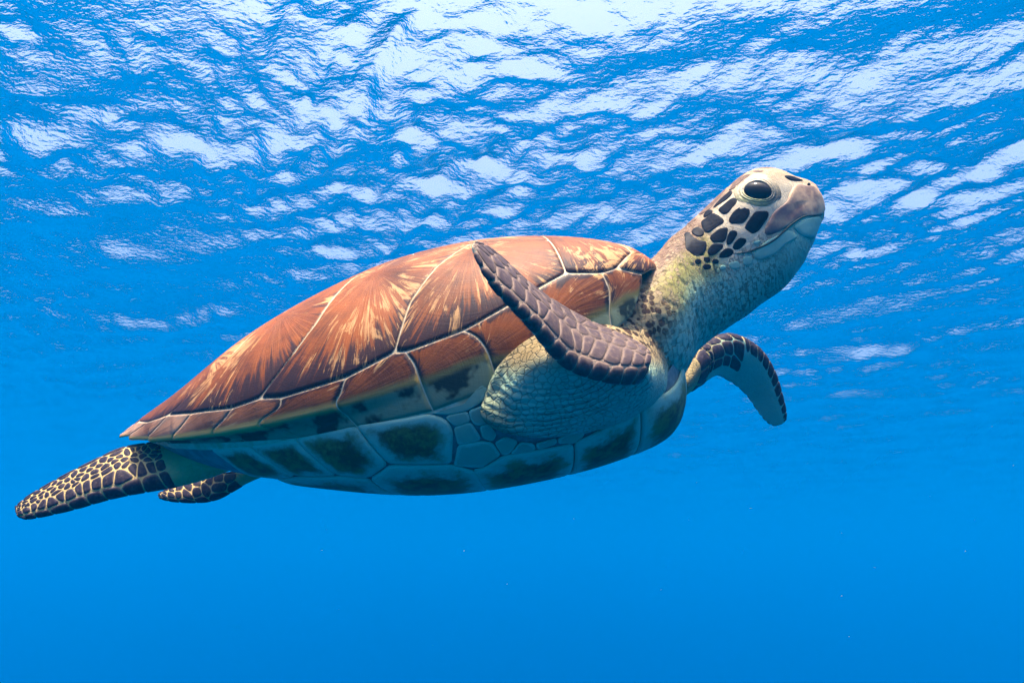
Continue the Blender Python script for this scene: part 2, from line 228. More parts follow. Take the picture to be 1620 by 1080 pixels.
# ------------------------------------------------------------------ materials
def new_mat(name):
    m=bpy.data.materials.new(name); m.use_nodes=True; nt=m.node_tree; b=nt.nodes['Principled BSDF']
    return m,nt,b
class NB:
    def __init__(s,nt): s.nt=nt
    def n(s,t,**kw):
        x=s.nt.nodes.new('ShaderNode'+t)
        for k,v in kw.items():
            if k[0]=='_': setattr(x,k[1:],v)
            else: x.inputs[k.replace('_',' ')].default_value=v
        return x
    def l(s,a,b): s.nt.links.new(a,b)
    def attr(s,name,out='Fac'): return s.n('Attribute',_attribute_name=name).outputs[out]
    def math(s,op,a,b=None,c=None,clamp=False):
        x=s.n('Math',_operation=op,_use_clamp=clamp)
        for i,v in enumerate((a,b,c)):
            if v is None: continue
            if isinstance(v,(int,float)): x.inputs[i].default_value=v
            else: s.l(v,x.inputs[i])
        return x.outputs[0]
    def vmul(s,v,k):
        x=s.n('VectorMath',_operation='MULTIPLY'); s.l(v,x.inputs[0]); x.inputs[1].default_value=k; return x.outputs[0]
    def noise(s,v,scale,detail=3,rough=.55,dist=0):
        x=s.n('TexNoise',Scale=scale,Detail=detail,Roughness=rough,Distortion=dist); s.l(v,x.inputs['Vector']); return x.outputs['Fac']
    def ramp(s,f,a,b):   # smoothstep a..b
        x=s.n('MapRange',_interpolation_type='SMOOTHSTEP'); s.l(f,x.inputs[0]); x.inputs[1].default_value=a; x.inputs[2].default_value=b; return x.outputs[0]
    def mix(s,f,a,b):
        x=s.n('Mix',_data_type='RGBA')
        if isinstance(f,(int,float)): x.inputs[0].default_value=f
        else: s.l(f,x.inputs[0])
        for i,v in ((6,a),(7,b)):
            if isinstance(v,tuple): x.inputs[i].default_value=(*v,1)
            else: s.l(v,x.inputs[i])
        return x.outputs[2]
    def bump(s,h,dist,strength=1.,prev=None):
        x=s.n('Bump',Strength=strength,Distance=dist); s.l(h,x.inputs['Height'])
        if prev is not None: s.l(prev,x.inputs['Normal'])
        return x.outputs[0]
    def pos(s): return s.n('TexCoord').outputs['Object']
def scute_material(name,marginal=False):
    m,nt,b=new_mat(name); B=NB(nt); rad=B.attr('rad','Vector'); rr=B.attr('rr'); po=B.pos(); seed=B.attr('seed')
    vs=B.n('Combine'+'XYZ'); B.l(seed,vs.inputs[2])
    fine=B.noise(B.vmul(rad,(420,420,9)),1,6,.72); mid=B.noise(B.vmul(rad,(95,95,8)),1,6,.7,.3); wide=B.noise(B.vmul(rad,(44,44,17)),1,5,.7,.9)
    blot=B.noise(po,11,5,.65); soft=B.noise(po,8,3); vv=B.attr('vv'); grit=B.noise(po,330,3,.7)
    ring=B.noise(B.vmul(rad,(0,0,330)),1,3,.7)
    base=B.mix(B.ramp(blot,.3,.7),(.070,.020,.008),(.255,.062,.010))
    base=B.mix(B.math('MULTIPLY',B.ramp(fine,.42,.68),.55),base,(.34,.112,.030))
    base=B.mix(B.math('MULTIPLY',B.ramp(ring,.52,.72),.30),base,(.06,.028,.02))
    low=B.math('MULTIPLY',B.math('MULTIPLY',B.math('SUBTRACT',1.,B.ramp(vv,.12,.45)),B.ramp(rr,.3,.95)),.17)
    dk=B.math('ADD',B.math('ADD',B.math('MULTIPLY',mid,.65),B.math('MULTIPLY',fine,.12)),B.math('ADD',B.math('MULTIPLY',B.math('POWER',rr,5.),.07),low))
    dk=B.ramp(dk,.455,.55)
    base=B.mix(B.math('MULTIPLY',dk,.88),base,(.018,.012,.016))
    tan=B.math('ADD',B.math('ADD',B.math('MULTIPLY',wide,.55),B.math('MULTIPLY',fine,.25)),B.math('MULTIPLY',soft,.45))
    tan=B.math('MULTIPLY',B.ramp(tan,  .658 if not marginal else .70,.715 if not marginal else .735),B.ramp(rr,.15,.45) if not marginal else 1.)
    base=B.mix(B.math('MULTIPLY',tan,.78),base,(.52,.28,.11))
    base=B.mix(B.math('MULTIPLY',B.ramp(grit,.62,.8),.25),base,(.32,.2,.13))
    edge=B.ramp(B.math('MULTIPLY',B.math('ADD',B.attr('ed'),B.math('MULTIPLY',B.math('SUBTRACT',fine,.5),.008)),-1.),-.0020,-.0002)
    base=B.mix(B.math('MULTIPLY',edge,.8),base,(.52,.38,.23))
    if marginal:
        wob=B.math('ADD',B.math('ADD',vv,B.attr('rise')),B.math('MULTIPLY',B.math('SUBTRACT',B.noise(po,20,3),.5),.05))
        under=B.mix(B.ramp(B.math('ADD',B.noise(po,26,3,.6),B.math('MULTIPLY',rr,-.10)),.40,.52),(.20,.23,.13),(.022,.030,.020))
        rimc=B.mix(B.attr('yellow'),(.12,.11,.035),(.56,.34,.09)); yel=B.mix(B.ramp(wob,-.03,-.008),under,rimc)
        base=B.mix(B.math('MULTIPLY',B.attr('rear'),B.ramp(blot,.25,.7)),base,(.46,.30,.20)); base=B.mix(B.ramp(B.math('SUBTRACT',wob,B.math('MULTIPLY',B.attr('yellow'),.026)),-.012,.018),yel,base)
    B.l(base,b.inputs['Base Color'])
    ro=B.math('ADD',.36,B.math('MULTIPLY',fine,.25)); B.l(ro,b.inputs['Roughness'])
    b.inputs['Specular IOR Level'].default_value=.12
    h=B.math('ADD',B.math('ADD',B.math('MULTIPLY',fine,.4),B.math('MULTIPLY',mid,.6)),B.math('ADD',B.math('MULTIPLY',ring,.3),B.math('MULTIPLY',grit,.2))); B.l(B.bump(h,.0011),b.inputs['Normal'])
    return m
def plain(name,c1,c2,scale=60,rough=.6,dist=.0005,spec=.1):
    m,nt,b=new_mat(name); B=NB(nt); po=B.pos(); n=B.noise(po,scale,4,.6)
    B.l(B.mix(B.ramp(n,.3,.7),c1,c2),b.inputs['Base Color']); b.inputs['Roughness'].default_value=rough; b.inputs['Specular IOR Level'].default_value=spec
    B.l(B.bump(n,dist),b.inputs['Normal']); return m
def belly_material(name):
    m,nt,b=new_mat(name); B=NB(nt); po=B.pos(); rr=B.attr('rr'); seed=B.attr('seed')
    n=B.noise(po,42,6,.7); n2=B.noise(po,140,3,.6)
    f=B.ramp(B.math('SUBTRACT',B.math('ADD',rr,B.math('MULTIPLY',n,1.1)),.55),.54,.94); f=B.math('MAXIMUM',f,B.attr('plainness'))
    dark=B.mix(B.ramp(B.math('ADD',n,B.math('MULTIPLY',n2,.3)),.5,.75),(.15,.175,.05),(.045,.056,.024))
    B.l(B.mix(f,dark,(.32,.48,.35)),b.inputs['Base Color']); b.inputs['Roughness'].default_value=.5; b.inputs['Specular IOR Level'].default_value=.1  # scute border low in red: blue-green ambient light painted into its colour
    B.l(B.bump(B.math('ADD',n,B.math('MULTIPLY',n2,.4)),.0007),b.inputs['Normal']); return m
def scale_material(name,dark,edge,lo=.72,hi=1.,wear=.35):
    m,nt,b=new_mat(name); B=NB(nt); po=B.pos(); rr=B.attr('rr')
    n=B.noise(po,160,4,.65); n2=B.noise(po,60,3)
    f=B.ramp(B.math('ADD',rr,B.math('MULTIPLY',B.math('SUBTRACT',n2,.5),.5)),lo,hi)
    d=B.mix(B.math('MULTIPLY',B.ramp(n,.45,.75),wear),dark,edge)
    B.l(B.mix(f,d,edge),b.inputs['Base Color']); b.inputs['Roughness'].default_value=.5; b.inputs['Specular IOR Level'].default_value=.05
    B.l(B.bump(n,.0006),b.inputs['Normal']); return m
def skin_material():
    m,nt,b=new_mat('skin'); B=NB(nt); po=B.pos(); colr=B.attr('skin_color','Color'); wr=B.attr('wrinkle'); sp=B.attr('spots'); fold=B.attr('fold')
    jit=B.n('VectorMath',_operation='ADD'); nz=B.n('TexNoise',Scale=40,Detail=2); B.l(po,nz.inputs['Vector']); B.l(po,jit.inputs[0]); B.l(B.vmul(nz.outputs['Color'],(.012,.012,.012)),jit.inputs[1])
    warp=jit.outputs[0]
    vo=B.n('TexVoronoi',Scale=95,_feature='DISTANCE_TO_EDGE'); B.l(warp,vo.inputs['Vector'])
    line=B.ramp(vo.outputs['Distance'],.0,.13)
    st=B.n('TexVoronoi',Scale=1,_feature='DISTANCE_TO_EDGE'); B.l(B.vmul(B.attr('neck_uv','Vector'),(1,1,1)),st.inputs['Vector'])
    nl=B.ramp(st.outputs['Distance'],.0,.10)
    n=B.noise(po,110,4,.65); big=B.noise(po,18,3)
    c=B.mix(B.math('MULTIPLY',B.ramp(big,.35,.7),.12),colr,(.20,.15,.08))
    c=B.mix(B.math('MULTIPLY',B.ramp(n,.5,.8),.1),c,(.6,.52,.38))
    inv=B.math('SUBTRACT',1.,nl)
    # dark creases on the folded skin, pale scale borders on pigmented skin
    cre=B.math('MULTIPLY',B.math('MULTIPLY',inv,wr),.9)
    c=B.mix(B.math('MULTIPLY',cre,.55),c,(.08,.075,.04))
    pale=B.math('MULTIPLY',B.math('MULTIPLY',inv,B.attr('pigment')),.8); c=B.mix(pale,c,(.33,.23,.14))
    v2=B.n('TexVoronoi',Scale=100,_feature='F1'); B.l(warp,v2.inputs['Vector'])
    s=B.math('MULTIPLY',B.ramp(B.math('MULTIPLY',v2.outputs['Distance'],-1.),-.55,-.40),sp); c=B.mix(s,c,(.05,.028,.016))
    fw=B.n('TexNoise',Scale=30,Detail=3); B.l(po,fw.inputs['Vector'])
    fs=B.math('SINE',B.math('ADD',fold,B.math('MULTIPLY',fw.outputs['Fac'],13.)))
    fm=B.attr('fold_mask'); fline=B.math('MULTIPLY',B.math('MULTIPLY',B.ramp(fs,.6,1.),fm),B.ramp(B.noise(po,22,3),.38,.62))
    c=B.mix(B.math('MULTIPLY',fline,.7),c,(.05,.05,.04))  # fold lines: pigment plus crease shade painted into the colour
    B.l(c,b.inputs['Base Color']); b.inputs['Roughness'].default_value=.6; b.inputs['Specular IOR Level'].default_value=.08
    h1=B.math('MULTIPLY',nl,B.math('ADD',B.math('MULTIPLY',wr,.8),.25))
    nb=B.bump(h1,.0014); nb=B.bump(n,.0006,1.,nb); nb=B.bump(B.math('MULTIPLY',fs,B.math('MULTIPLY',fm,-1.)),.0007,1.,nb)
    B.l(nb,b.inputs['Normal']); return m
M_carap=plain('seam_horn',(.50,.36,.20),(.66,.54,.38),80,.6)
M_plast=plain('seam_belly',(.12,.15,.15),(.24,.27,.25),70,.6)
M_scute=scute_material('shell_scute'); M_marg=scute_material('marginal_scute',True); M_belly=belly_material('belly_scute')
M_cheek=scale_material('head_scale',(.0035,.003,.007),(.16,.13,.09),.95,1.08,.0)
M_fore=scale_material('fore_flipper_scale',(.070,.048,.052),(.17,.115,.09),.55,1.1,.75)
M_flip=scale_material('flipper_scale',(.024,.018,.028),(.14,.10,.085),.84,1.1,.45)
M_beak=plain('beak_horn',(.11,.07,.075),(.60,.40,.235),24,.45,.0004)
M_jaw=plain('jaw_horn',(.24,.40,.30),(.30,.47,.35),60,.45,.0003)
M_skin=skin_material()
M_crease=plain('crease',(.03,.035,.03),(.05,.06,.05),80)
m_,nt_,b_=new_mat('eye'); b_.inputs['Base Color'].default_value=(.006,.005,.006,1); b_.inputs['Roughness'].default_value=.08; b_.inputs['Specular IOR Level'].default_value=.1; M_eye=m_
# ------------------------------------------------------------------ the turtle
root=bpy.data.objects.new('sea_turtle',None); col.objects.link(root); root.empty_display_size=.1
from mathutils import Matrix
Rb=np.array(BODY_R); root.matrix_world=Matrix([[*Rb[i],BODY_POS[i]] for i in range(3)]+[[0,0,0,1]])
root['label']='green sea turtle with brown streaked shell swimming below the rippled water surface'; root['category']='sea turtle'
sref=lambda u,v:np.stack([cr(u,TOP)[...,0]*.8,0*u,0*u+.0],-1)
# carapace and plastron: the pale ground that shows as seams between the scutes
def shell_grid(v0,v1,nu,nv,off,hole=None):
    U,V=np.meshgrid(np.linspace(0,1,nu),np.linspace(v0,v1,nv),indexing='ij'); P=shell(U,V)
    P2,N,_=normals(shell,np.clip(U,.002,.998),V,sref(U,V)); P=P+N*off
    Q=P*np.array([1,-1,1]); k=nu*nv; idx=np.arange(k).reshape(nu,nv)
    f=np.stack([idx[:-1,:-1],idx[1:,:-1],idx[1:,1:],idx[:-1,1:]],-1).reshape(-1,4)
    if hole:
        uc=U.ravel()[f].mean(1); vc=V.ravel()[f].mean(1); f=f[~hole(uc,vc)]
    return np.vstack([P.reshape(-1,3),Q.reshape(-1,3)]),f.tolist()+(f[:,::-1]+k).tolist()
V,F=shell_grid(-.16,1,240,80,.0003,lambda u,v:((u<.19)&(v<.06))|((u<.232-(v+.104)*.35)&(v<0))|((u<.37)&(v<-.10))); carapace=mesh_obj('carapace',V,F,M_carap,root)
V,F=shell_grid(-1,-.10,120,40,-.003,lambda u,v:(u<.25)&(v>-.40)); plastron=mesh_obj('plastron',V,F,M_plast,root)
full=lambda h:h+[(u,2-v) for u,v in h[::-1] if v<.999]
VERT=[[(.17,1.),(.18,.296),(.2303,.151),(.2518,.156),(.2933,.2285),(.2847,.5438),(.27,1.)],
 [(.27,1.),(.2847,.5438),(.3691,.6464),(.43,.72),(.44,1.)],[(.44,1.),(.43,.72),(.4907,.695),(.548,.73),(.555,1.)],
 [(.555,1.),(.548,.73),(.5994,.67),(.66,.72),(.67,1.)],[(.67,1.),(.66,.72),(.73,.5),(.80,.27),(.88,.25),(.99,.26),(.99,1.)]]
VC=[(.26,1.),(.40,1.),(.52,1.),(.63,1.),(.80,1.)]
for i,h in enumerate(VERT): patch('vertebral_scute',M_scute,carapace,shell,full(h),sref,gap=.0007,thick=.0010,step=.005,prof=[(0,1),(.1,1),(.2,1),(.3,1),(.4,1),(.5,1),(.6,1),(.7,1),(.8,1),(.88,1),(.95,.95),(1,.55),(1.,-.6)],center=VC[i],seed=i*1.7)
COST=[[(.2933,.2285),(.2847,.5438),(.3691,.6464),(.4077,.4862),(.4349,.3261),(.4549,.1359),(.4464,.1234),(.3991,.1284),(.3548,.171)],
 [(.3691,.6464),(.43,.72),(.4907,.695),(.5222,.3862),(.5479,.246),(.578,.1184),(.5565,.0959),(.4979,.0984),(.4549,.1359),(.4349,.3261),(.4077,.4862)],
 [(.4907,.695),(.548,.73),(.5994,.67),(.6309,.3686),(.675,.26),(.701,.195),(.6624,.146),(.6094,.1084),(.578,.1184),(.5479,.246),(.5222,.3862)],
 [(.5994,.67),(.66,.72),(.73,.5),(.80,.27),(.75,.2),(.701,.195),(.675,.26),(.6309,.3686)]]
CC=[(.372,.56),(.468,.60),(.575,.60),(.66,.55)]
for sd in (0,1):
    S=mir(shell) if sd else shell
    for i,h in enumerate(COST): patch('costal_scute',M_scute,carapace,S,h,sref,gap=.0007,thick=.0010,step=.005,prof=[(0,1),(.1,1),(.2,1),(.3,1),(.4,1),(.5,1),(.6,1),(.7,1),(.8,1),(.88,1),(.95,.95),(1,.55),(1.,-.6)],center=CC[i],seed=11+i*2.3+sd*7)
patch('nuchal_scute',M_scute,carapace,shell,[(.005,.05),(.12,.05),(.188,.0),(.2303,.151),(.18,.296),(.17,.98),(.005,.98)],sref,gap=.001,thick=.0024,step=.006,seed=31.)
patch('nuchal_scute',M_scute,carapace,mir(shell),[(.005,.05),(.12,.05),(.188,.0),(.2303,.151),(.18,.296),(.17,.98),(.005,.98)],sref,gap=.001,thick=.0024,step=.006,seed=37.)
SEAM=[[(.2303,.151),(.20,.05),(.1888,-.004),(.2275,-.104)],[(.2518,.156),(.2518,.0183),(.2604,-.06),(.262,-.125)],[(.3548,.171),(.348,.09),(.343,.0),(.343,-.125)],
 [(.3991,.1284),(.3906,.081),(.386,.0),(.385,-.135)],[(.4464,.1234),(.4421,.07),(.4406,0),(.437,-.15)],[(.4979,.1),(.5036,.051),(.5093,0),(.500,-.125)],
 [(.5565,.0959),(.5608,.058),(.5823,.0),(.556,-.125)],[(.6094,.108),(.618,.07),(.6352,0),(.618,-.10)],[(.6624,.146),(.675,.08),(.69,0),(.675,-.09)],
 [(.701,.195),(.72,.1),(.735,0),(.725,-.09)],[(.75,.2),(.785,.1),(.80,0),(.79,-.09)],[(.80,.27),(.855,.12),(.87,0),(.86,-.09)],[(.99,.26),(.99,.12),(.99,0),(.99,-.09)]]
def marginal(i,sd):
    S=mir(shell) if sd else shell
    s0,s1=np.array(SEAM[i]),np.array(SEAM[i+1]); na,nb=18,26
    a=np.linspace(0,1,na); b=np.linspace(0,1,nb)
    tops={1:[(.2518,.156),(.2933,.2285),(.3548,.171)],4:[(.4464,.1234),(.4549,.1359),(.4979,.0984)],6:[(.5565,.0959),(.578,.1184),(.6094,.1084)]}
    L=np.linalg.norm(S(*s0.mean(0))-S(*s1.mean(0)))
    g=.0008/L; hb=np.linalg.norm(np.diff(S(s0[:,0],s0[:,1]),axis=0),axis=1).sum()
    aa=g+a*(1-2*g); bb=.0008/hb+b*(1-2*.0008/hb)
    A,Bb=np.meshgrid(aa,bb,indexing='ij')
    p0,p1=cr(Bb,s0),cr(Bb,s1); uv=p0+(p1-p0)*A[...,None]
    if i in tops:
        t=np.array(tops[i]); d=np.r_[0,np.cumsum(np.linalg.norm(np.diff(t,axis=0)*[1,.4],axis=1))]; d/=d[-1]
        top=np.stack([np.interp(A,d,t[:,0]),np.interp(A,d,t[:,1])],-1); lin=s0[0]+(s1[0]-s0[0])*A[...,None]
        uv=uv+(top-lin)*((1-Bb)**2)[...,None]
    ed=np.minimum(np.minimum(A,1-A)*L,np.minimum(Bb,1-Bb)*hb)
    P,N,sg=normals(S,uv[...,0],uv[...,1],sref(uv[...,0],uv[...,1]))
    h=np.where(ed<.0014,.0007,np.where(ed<.003,.0011,.0012)); P=P+N*h[...,None]
    # skirt
    idx=np.arange(na*nb).reshape(na,nb); f=np.stack([idx[:-1,:-1],idx[1:,:-1],idx[1:,1:],idx[:-1,1:]],-1).reshape(-1,4).tolist()
    loop=list(idx[:,0])+list(idx[-1,1:])+list(idx[-2::-1,-1])+list(idx[0,-2:0:-1]); n=len(loop)
    P=P.reshape(-1,3); Nf=N.reshape(-1,3); base=P[loop]-Nf[loop]*.004; k=na*nb
    f+=[[loop[(j+1)%n],loop[j],k+j,k+(j+1)%n] for j in range(n)]
    if sg.mean()>0: f=[q[::-1] for q in f]
    dist=np.hypot((1-A)*L,(Bb-.62)*hb); ang=np.arctan2((Bb-.62)*hb,(1.05-A)*L)
    rad=np.stack([np.cos(ang)*.07,np.sin(ang)*.07,dist*1.+i*1.3+sd*9],-1).reshape(-1,3)
    rr=1-np.clip(ed/.022,0,1); rr=rr.ravel()*1.; vv=uv[...,1].ravel()
    at=dict(ed=np.r_[ed.ravel(),ed.ravel()[loop]],rad=np.vstack([rad,rad[loop]]),rr=np.r_[rr,rr[loop]],vv=np.r_[vv,vv[loop]],seed=np.full(k+n,float(i)),yellow=np.full(k+n,[0,0,0,.1,.25,.6,1,1,1,1,1,1][i]),rear=np.full(k+n,[0,0,0,0,0,0,.15,.35,.55,.7,.8,.85][i]),rise=np.full(k+n,[.03,.03,.02,.0,-.01,-.005,0,0,.0,.0,.0,.0][i]))
    return mesh_obj('marginal_scute',np.vstack([P,base]),f,M_marg,carapace,at)
for sd in (0,1):
    for i in range(12): marginal(i,sd)
for sd in (0,1):
    S=mir(shell) if sd else shell
    for nm,LP in (('inframarginal_scute',INFRA_P),('axillary_scute',SMALL_P),('plastral_scute',PLAS_P)):
        for i,h in enumerate(LP):
            big=nm!='axillary_scute'; h=[(.10 if (big and u_<.195) else u_,-.988 if (nm=='plastral_scute' and (v_<-.60 or u_<.19)) else v_) for u_,v_ in h]; V,F,at=patch_geo(S,h,sref,gap=.0009 if big else .0002,thick=.002 if big else .0012,step=.005 if big else .003,seed=i*1.1)
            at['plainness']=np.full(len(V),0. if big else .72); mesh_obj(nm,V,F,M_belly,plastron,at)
# ---- body: neck, head, limbs and trunk grown into one continuous skin
def loft(S,nu,nt,u0=0,u1=1,close=True):
    U,T=np.meshgrid(np.linspace(u0,u1,nu),np.arange(nt)/nt*2*math.pi,indexing='ij'); P=S(U,T).reshape(-1,3)
    i=np.arange(nu-1)[:,None]; j=np.arange(nt)[None]; j2=(j+1)%nt
    f=np.stack([i*nt+j,i*nt+j2,(i+1)*nt+j2,(i+1)*nt+j],-1).reshape(-1,4).tolist()
    k=len(P); c0=P[:nt].mean(0); c1=P[-nt:].mean(0); P=np.vstack([P,c0,c1])
    f+=[[k,(q+1)%nt,q] for q in range(nt)]+[[k+1,(nu-1)*nt+q,(nu-1)*nt+(q+1)%nt] for q in range(nt)]
    return P,f,np.concatenate([U.ravel(),[u0,u1]]),np.concatenate([T.ravel(),[0,0]])
parts=[(loft(head,110,72),1),(loft(near_fore,90,48),2),(loft(far_fore,90,48),3),(loft(near_hind,90,48),4),(loft(far_hind,60,40),5),(loft(arm,50,64),6)]
# trunk
def trunk(u,t):
    sg=np.where(np.sin(t)>=0,1,-1); ang=np.arccos(np.clip(np.cos(t),-1,1))/math.pi   # 0 top .. 1 belly
    v=1-2*ang; P=shell(u,np.where(v>=.0,v,v)); P=P*np.array([.94,.93,.92]); P[...,1]*=np.where(sg>0,1,-1); return P
parts.append((loft(trunk,60,64,.02,.97),0))
V=[];F=[];n=0;kd_c=[];kd_u=[];kd_t=[];kd_r=[]
for (P,f,u,t),rid in parts:
    V.append(P); F+=[[q+n for q in x] for x in f]; n+=len(P); kd_c.append(P);kd_u.append(u);kd_t.append(t);kd_r.append(np.full(len(P),rid))
me=bpy.data.meshes.new('body_cage'); me.from_pydata(np.vstack(V).tolist(),[],F); cage=bpy.data.objects.new('body_cage',me); col.objects.link(cage)
md=cage.modifiers.new('r','REMESH'); md.mode='VOXEL'; md.voxel_size=.0027; md.use_smooth_shade=True
md=cage.modifiers.new('s','SMOOTH'); md.factor=.5; md.iterations=5
dg=bpy.context.evaluated_depsgraph_get(); me=bpy.data.meshes.new_from_object(cage.evaluated_get(dg)); bpy.data.objects.remove(cage)
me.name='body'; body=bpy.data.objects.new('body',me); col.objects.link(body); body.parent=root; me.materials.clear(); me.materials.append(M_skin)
nv=len(me.vertices); X=np.zeros(nv*3,np.float32); me.vertices.foreach_get('co',X); X=X.reshape(-1,3).astype(float)
from mathutils.kdtree import KDTree
allc=np.vstack(kd_c); kd=KDTree(len(allc))
for i,c in enumerate(allc): kd.insert(c,i)
kd.balance(); near=np.array([kd.find(x)[1] for x in X])
UU=np.concatenate(kd_u)[near]; TT=np.concatenate(kd_t)[near]; RG=np.concatenate(kd_r)[near]
TT=np.where(TT>math.pi,TT-2*math.pi,TT)
sm=lambda x,a,b:np.clip((x-a)/(b-a),0,1)**2*(3-2*np.clip((x-a)/(b-a),0,1))
water_lit_cream=np.array([.32,.50,.36]); tanb=np.array([.30,.20,.125]); neckc=np.array([.17,.10,.065]); pale=np.array([.58,.48,.33])  # underside cream has its red cut, painting in the blue-green water light
C3=np.tile(water_lit_cream,(nv,1)); wr=np.zeros(nv); pig=np.zeros(nv); spots=np.zeros(nv)
rs=rngf(3); wob=.12*np.sin(X[:,0]*70+X[:,2]*40)+.1*np.sin(X[:,0]*33-X[:,1]*50)
h=RG==1; at_=np.abs(TT)
d=(1-sm(at_+wob*.6,1.25,1.75))*h; neck=h&(UU<.36)
C3=np.where((d*neck)[:,None]>0,C3+(neckc-C3)*(d*neck)[:,None],C3); pig+=d*neck
bd=(sm(at_+wob*.5,.8,1.2)*(1-sm(at_+wob*.5,1.45,1.95)))*neck*(1-sm(UU,.24,.36)); C3+=(np.array([.30,.27,.075])-C3)*(bd*.85)[:,None]  # olive neck band: sunlight blending into water light, painted into the skin
hd=h&(UU>=.30); k=sm(UU,.27,.33)*h*(1-sm(at_+wob*.3,1.75,2.1)); C3+=(pale-C3)*k[:,None]
top=h*sm(UU,.25,.34)*(1-sm(at_,.45,.75))*(1-.75*sm(UU,.42,.5)); C3+=(np.array([.20,.125,.09])-C3)*(top*.9)[:,None]; pig+=top*.9*(1-pig)
tp2=h*sm(UU,.38,.46)*(1-sm(at_,.8,1.2)); C3+=(np.array([.36,.25,.15])-C3)*(tp2*.9)[:,None]; pig+=tp2*.8*(1-pig)*(1-sm(at_,.5,.8))
wr+=h*(1-sm(UU,.40,.55))*(.55+.45*sm(at_,.9,1.6)); wr=np.where(h&(UU>.27)&(at_<1.6),0,wr); wr+=h*sm(at_,2.0,2.3)*.4*(UU>.3)
for r in (2,3,4,5):
    q=RG==r; tanb=(np.array([.115,.078,.068])+np.array([.27,.19,.12])*((1-sm(np.abs(TT),.45,.8)))[:,None]) if r==2 else np.array([.50,.35,.14]); dz=sm(TT,-.55,-.15)*(1-sm(TT,math.pi-.25,math.pi)); C3=C3+(tanb-C3)*(dz*q)[:,None]; pig+=q*dz*.3
q=RG==6
ty=X[:,2]; C_=np.array([.21,-.25,-.045])
up=q*sm(ty+.25*(X[:,0]-.2),-.055,-.02); C3+=(np.array([.34,.25,.13])-C3)*(up)[:,None]; wr+=q*.55; 
ps=np.linalg.norm((X-np.array([.335,-.185,-.005]))*np.array([.8,.8,1.2]),axis=1); k=(1-sm(ps,.06,.105))*(RG!=2); spots+=k; C3+=(np.array([.34,.24,.12])-C3)*(k*.9)[:,None]
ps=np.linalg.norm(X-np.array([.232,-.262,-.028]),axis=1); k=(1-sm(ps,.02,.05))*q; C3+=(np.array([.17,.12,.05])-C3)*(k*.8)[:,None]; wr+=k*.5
k=(RG==3)*(1-sm(UU,.30,.45))*sm(np.cos(TT),-.7,.2); C3+=(np.array([.27,.21,.10])-C3)*(k*.85)[:,None]; wr+=k*.8
k=q*(1-sm(X[:,0],.165,.215)); C3+=(np.array([.20,.19,.10])-C3)*(k*.75)[:,None]  # rear end of the arm painted darker to subdue its sunlit spot
# fold arcs around the root of the near flipper
A0=np.array([.262,-.30,-.040]); dist=np.linalg.norm((X-A0)*np.array([.75,.8,1.25]),axis=1); fm=(q*(1-sm(ty,-.045,-.015)))*sm(dist,.03,.06)
Nn=np.zeros(nv*3,np.float32); me.vertex_normals.foreach_get('vector',Nn); Nn=Nn.reshape(-1,3)
lump=np.sin(X[:,0]*95+2.2*np.sin(X[:,1]*31+X[:,2]*23))*np.sin(X[:,2]*88+1.7*np.sin(X[:,0]*37))
nk=(RG==1)*(1-sm(UU,.24,.36)); rid=np.sin(UU*118+1.6*np.sin(TT*2.3)+1.1*np.sin(TT*5.1+UU*20)); rid=1-np.abs(rid)**.6*1.6
disp=-.0016*nk*np.clip(rid,0,1)+.0007*lump*((RG==1)&(UU<.9)|(RG==6))
me.vertices.foreach_set('co',(X+Nn*disp[:,None]).astype(np.float32).ravel()); me.update()
crz=nk*np.clip(rid,0,1)**2; C3=C3*(1-.45*crz[:,None])
for nm,a in (('wrinkle',wr),('pigment',np.clip(pig,0,1)),('spots',np.clip(spots,0,1)),('fold',dist*760),('fold_mask',fm)):
    me.attributes.new(nm,'FLOAT','POINT').data.foreach_set('value',a.astype(np.float32))
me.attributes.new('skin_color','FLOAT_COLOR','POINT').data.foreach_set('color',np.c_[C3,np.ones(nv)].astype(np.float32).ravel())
nuv=np.where((RG==1)[:,None],np.stack([UU*82+at_*2.,at_*6.0,0*UU],-1),X*np.array([115,95,125])); me.attributes.new('neck_uv','FLOAT_VECTOR','POINT').data.foreach_set('vector',nuv.astype(np.float32).ravel())
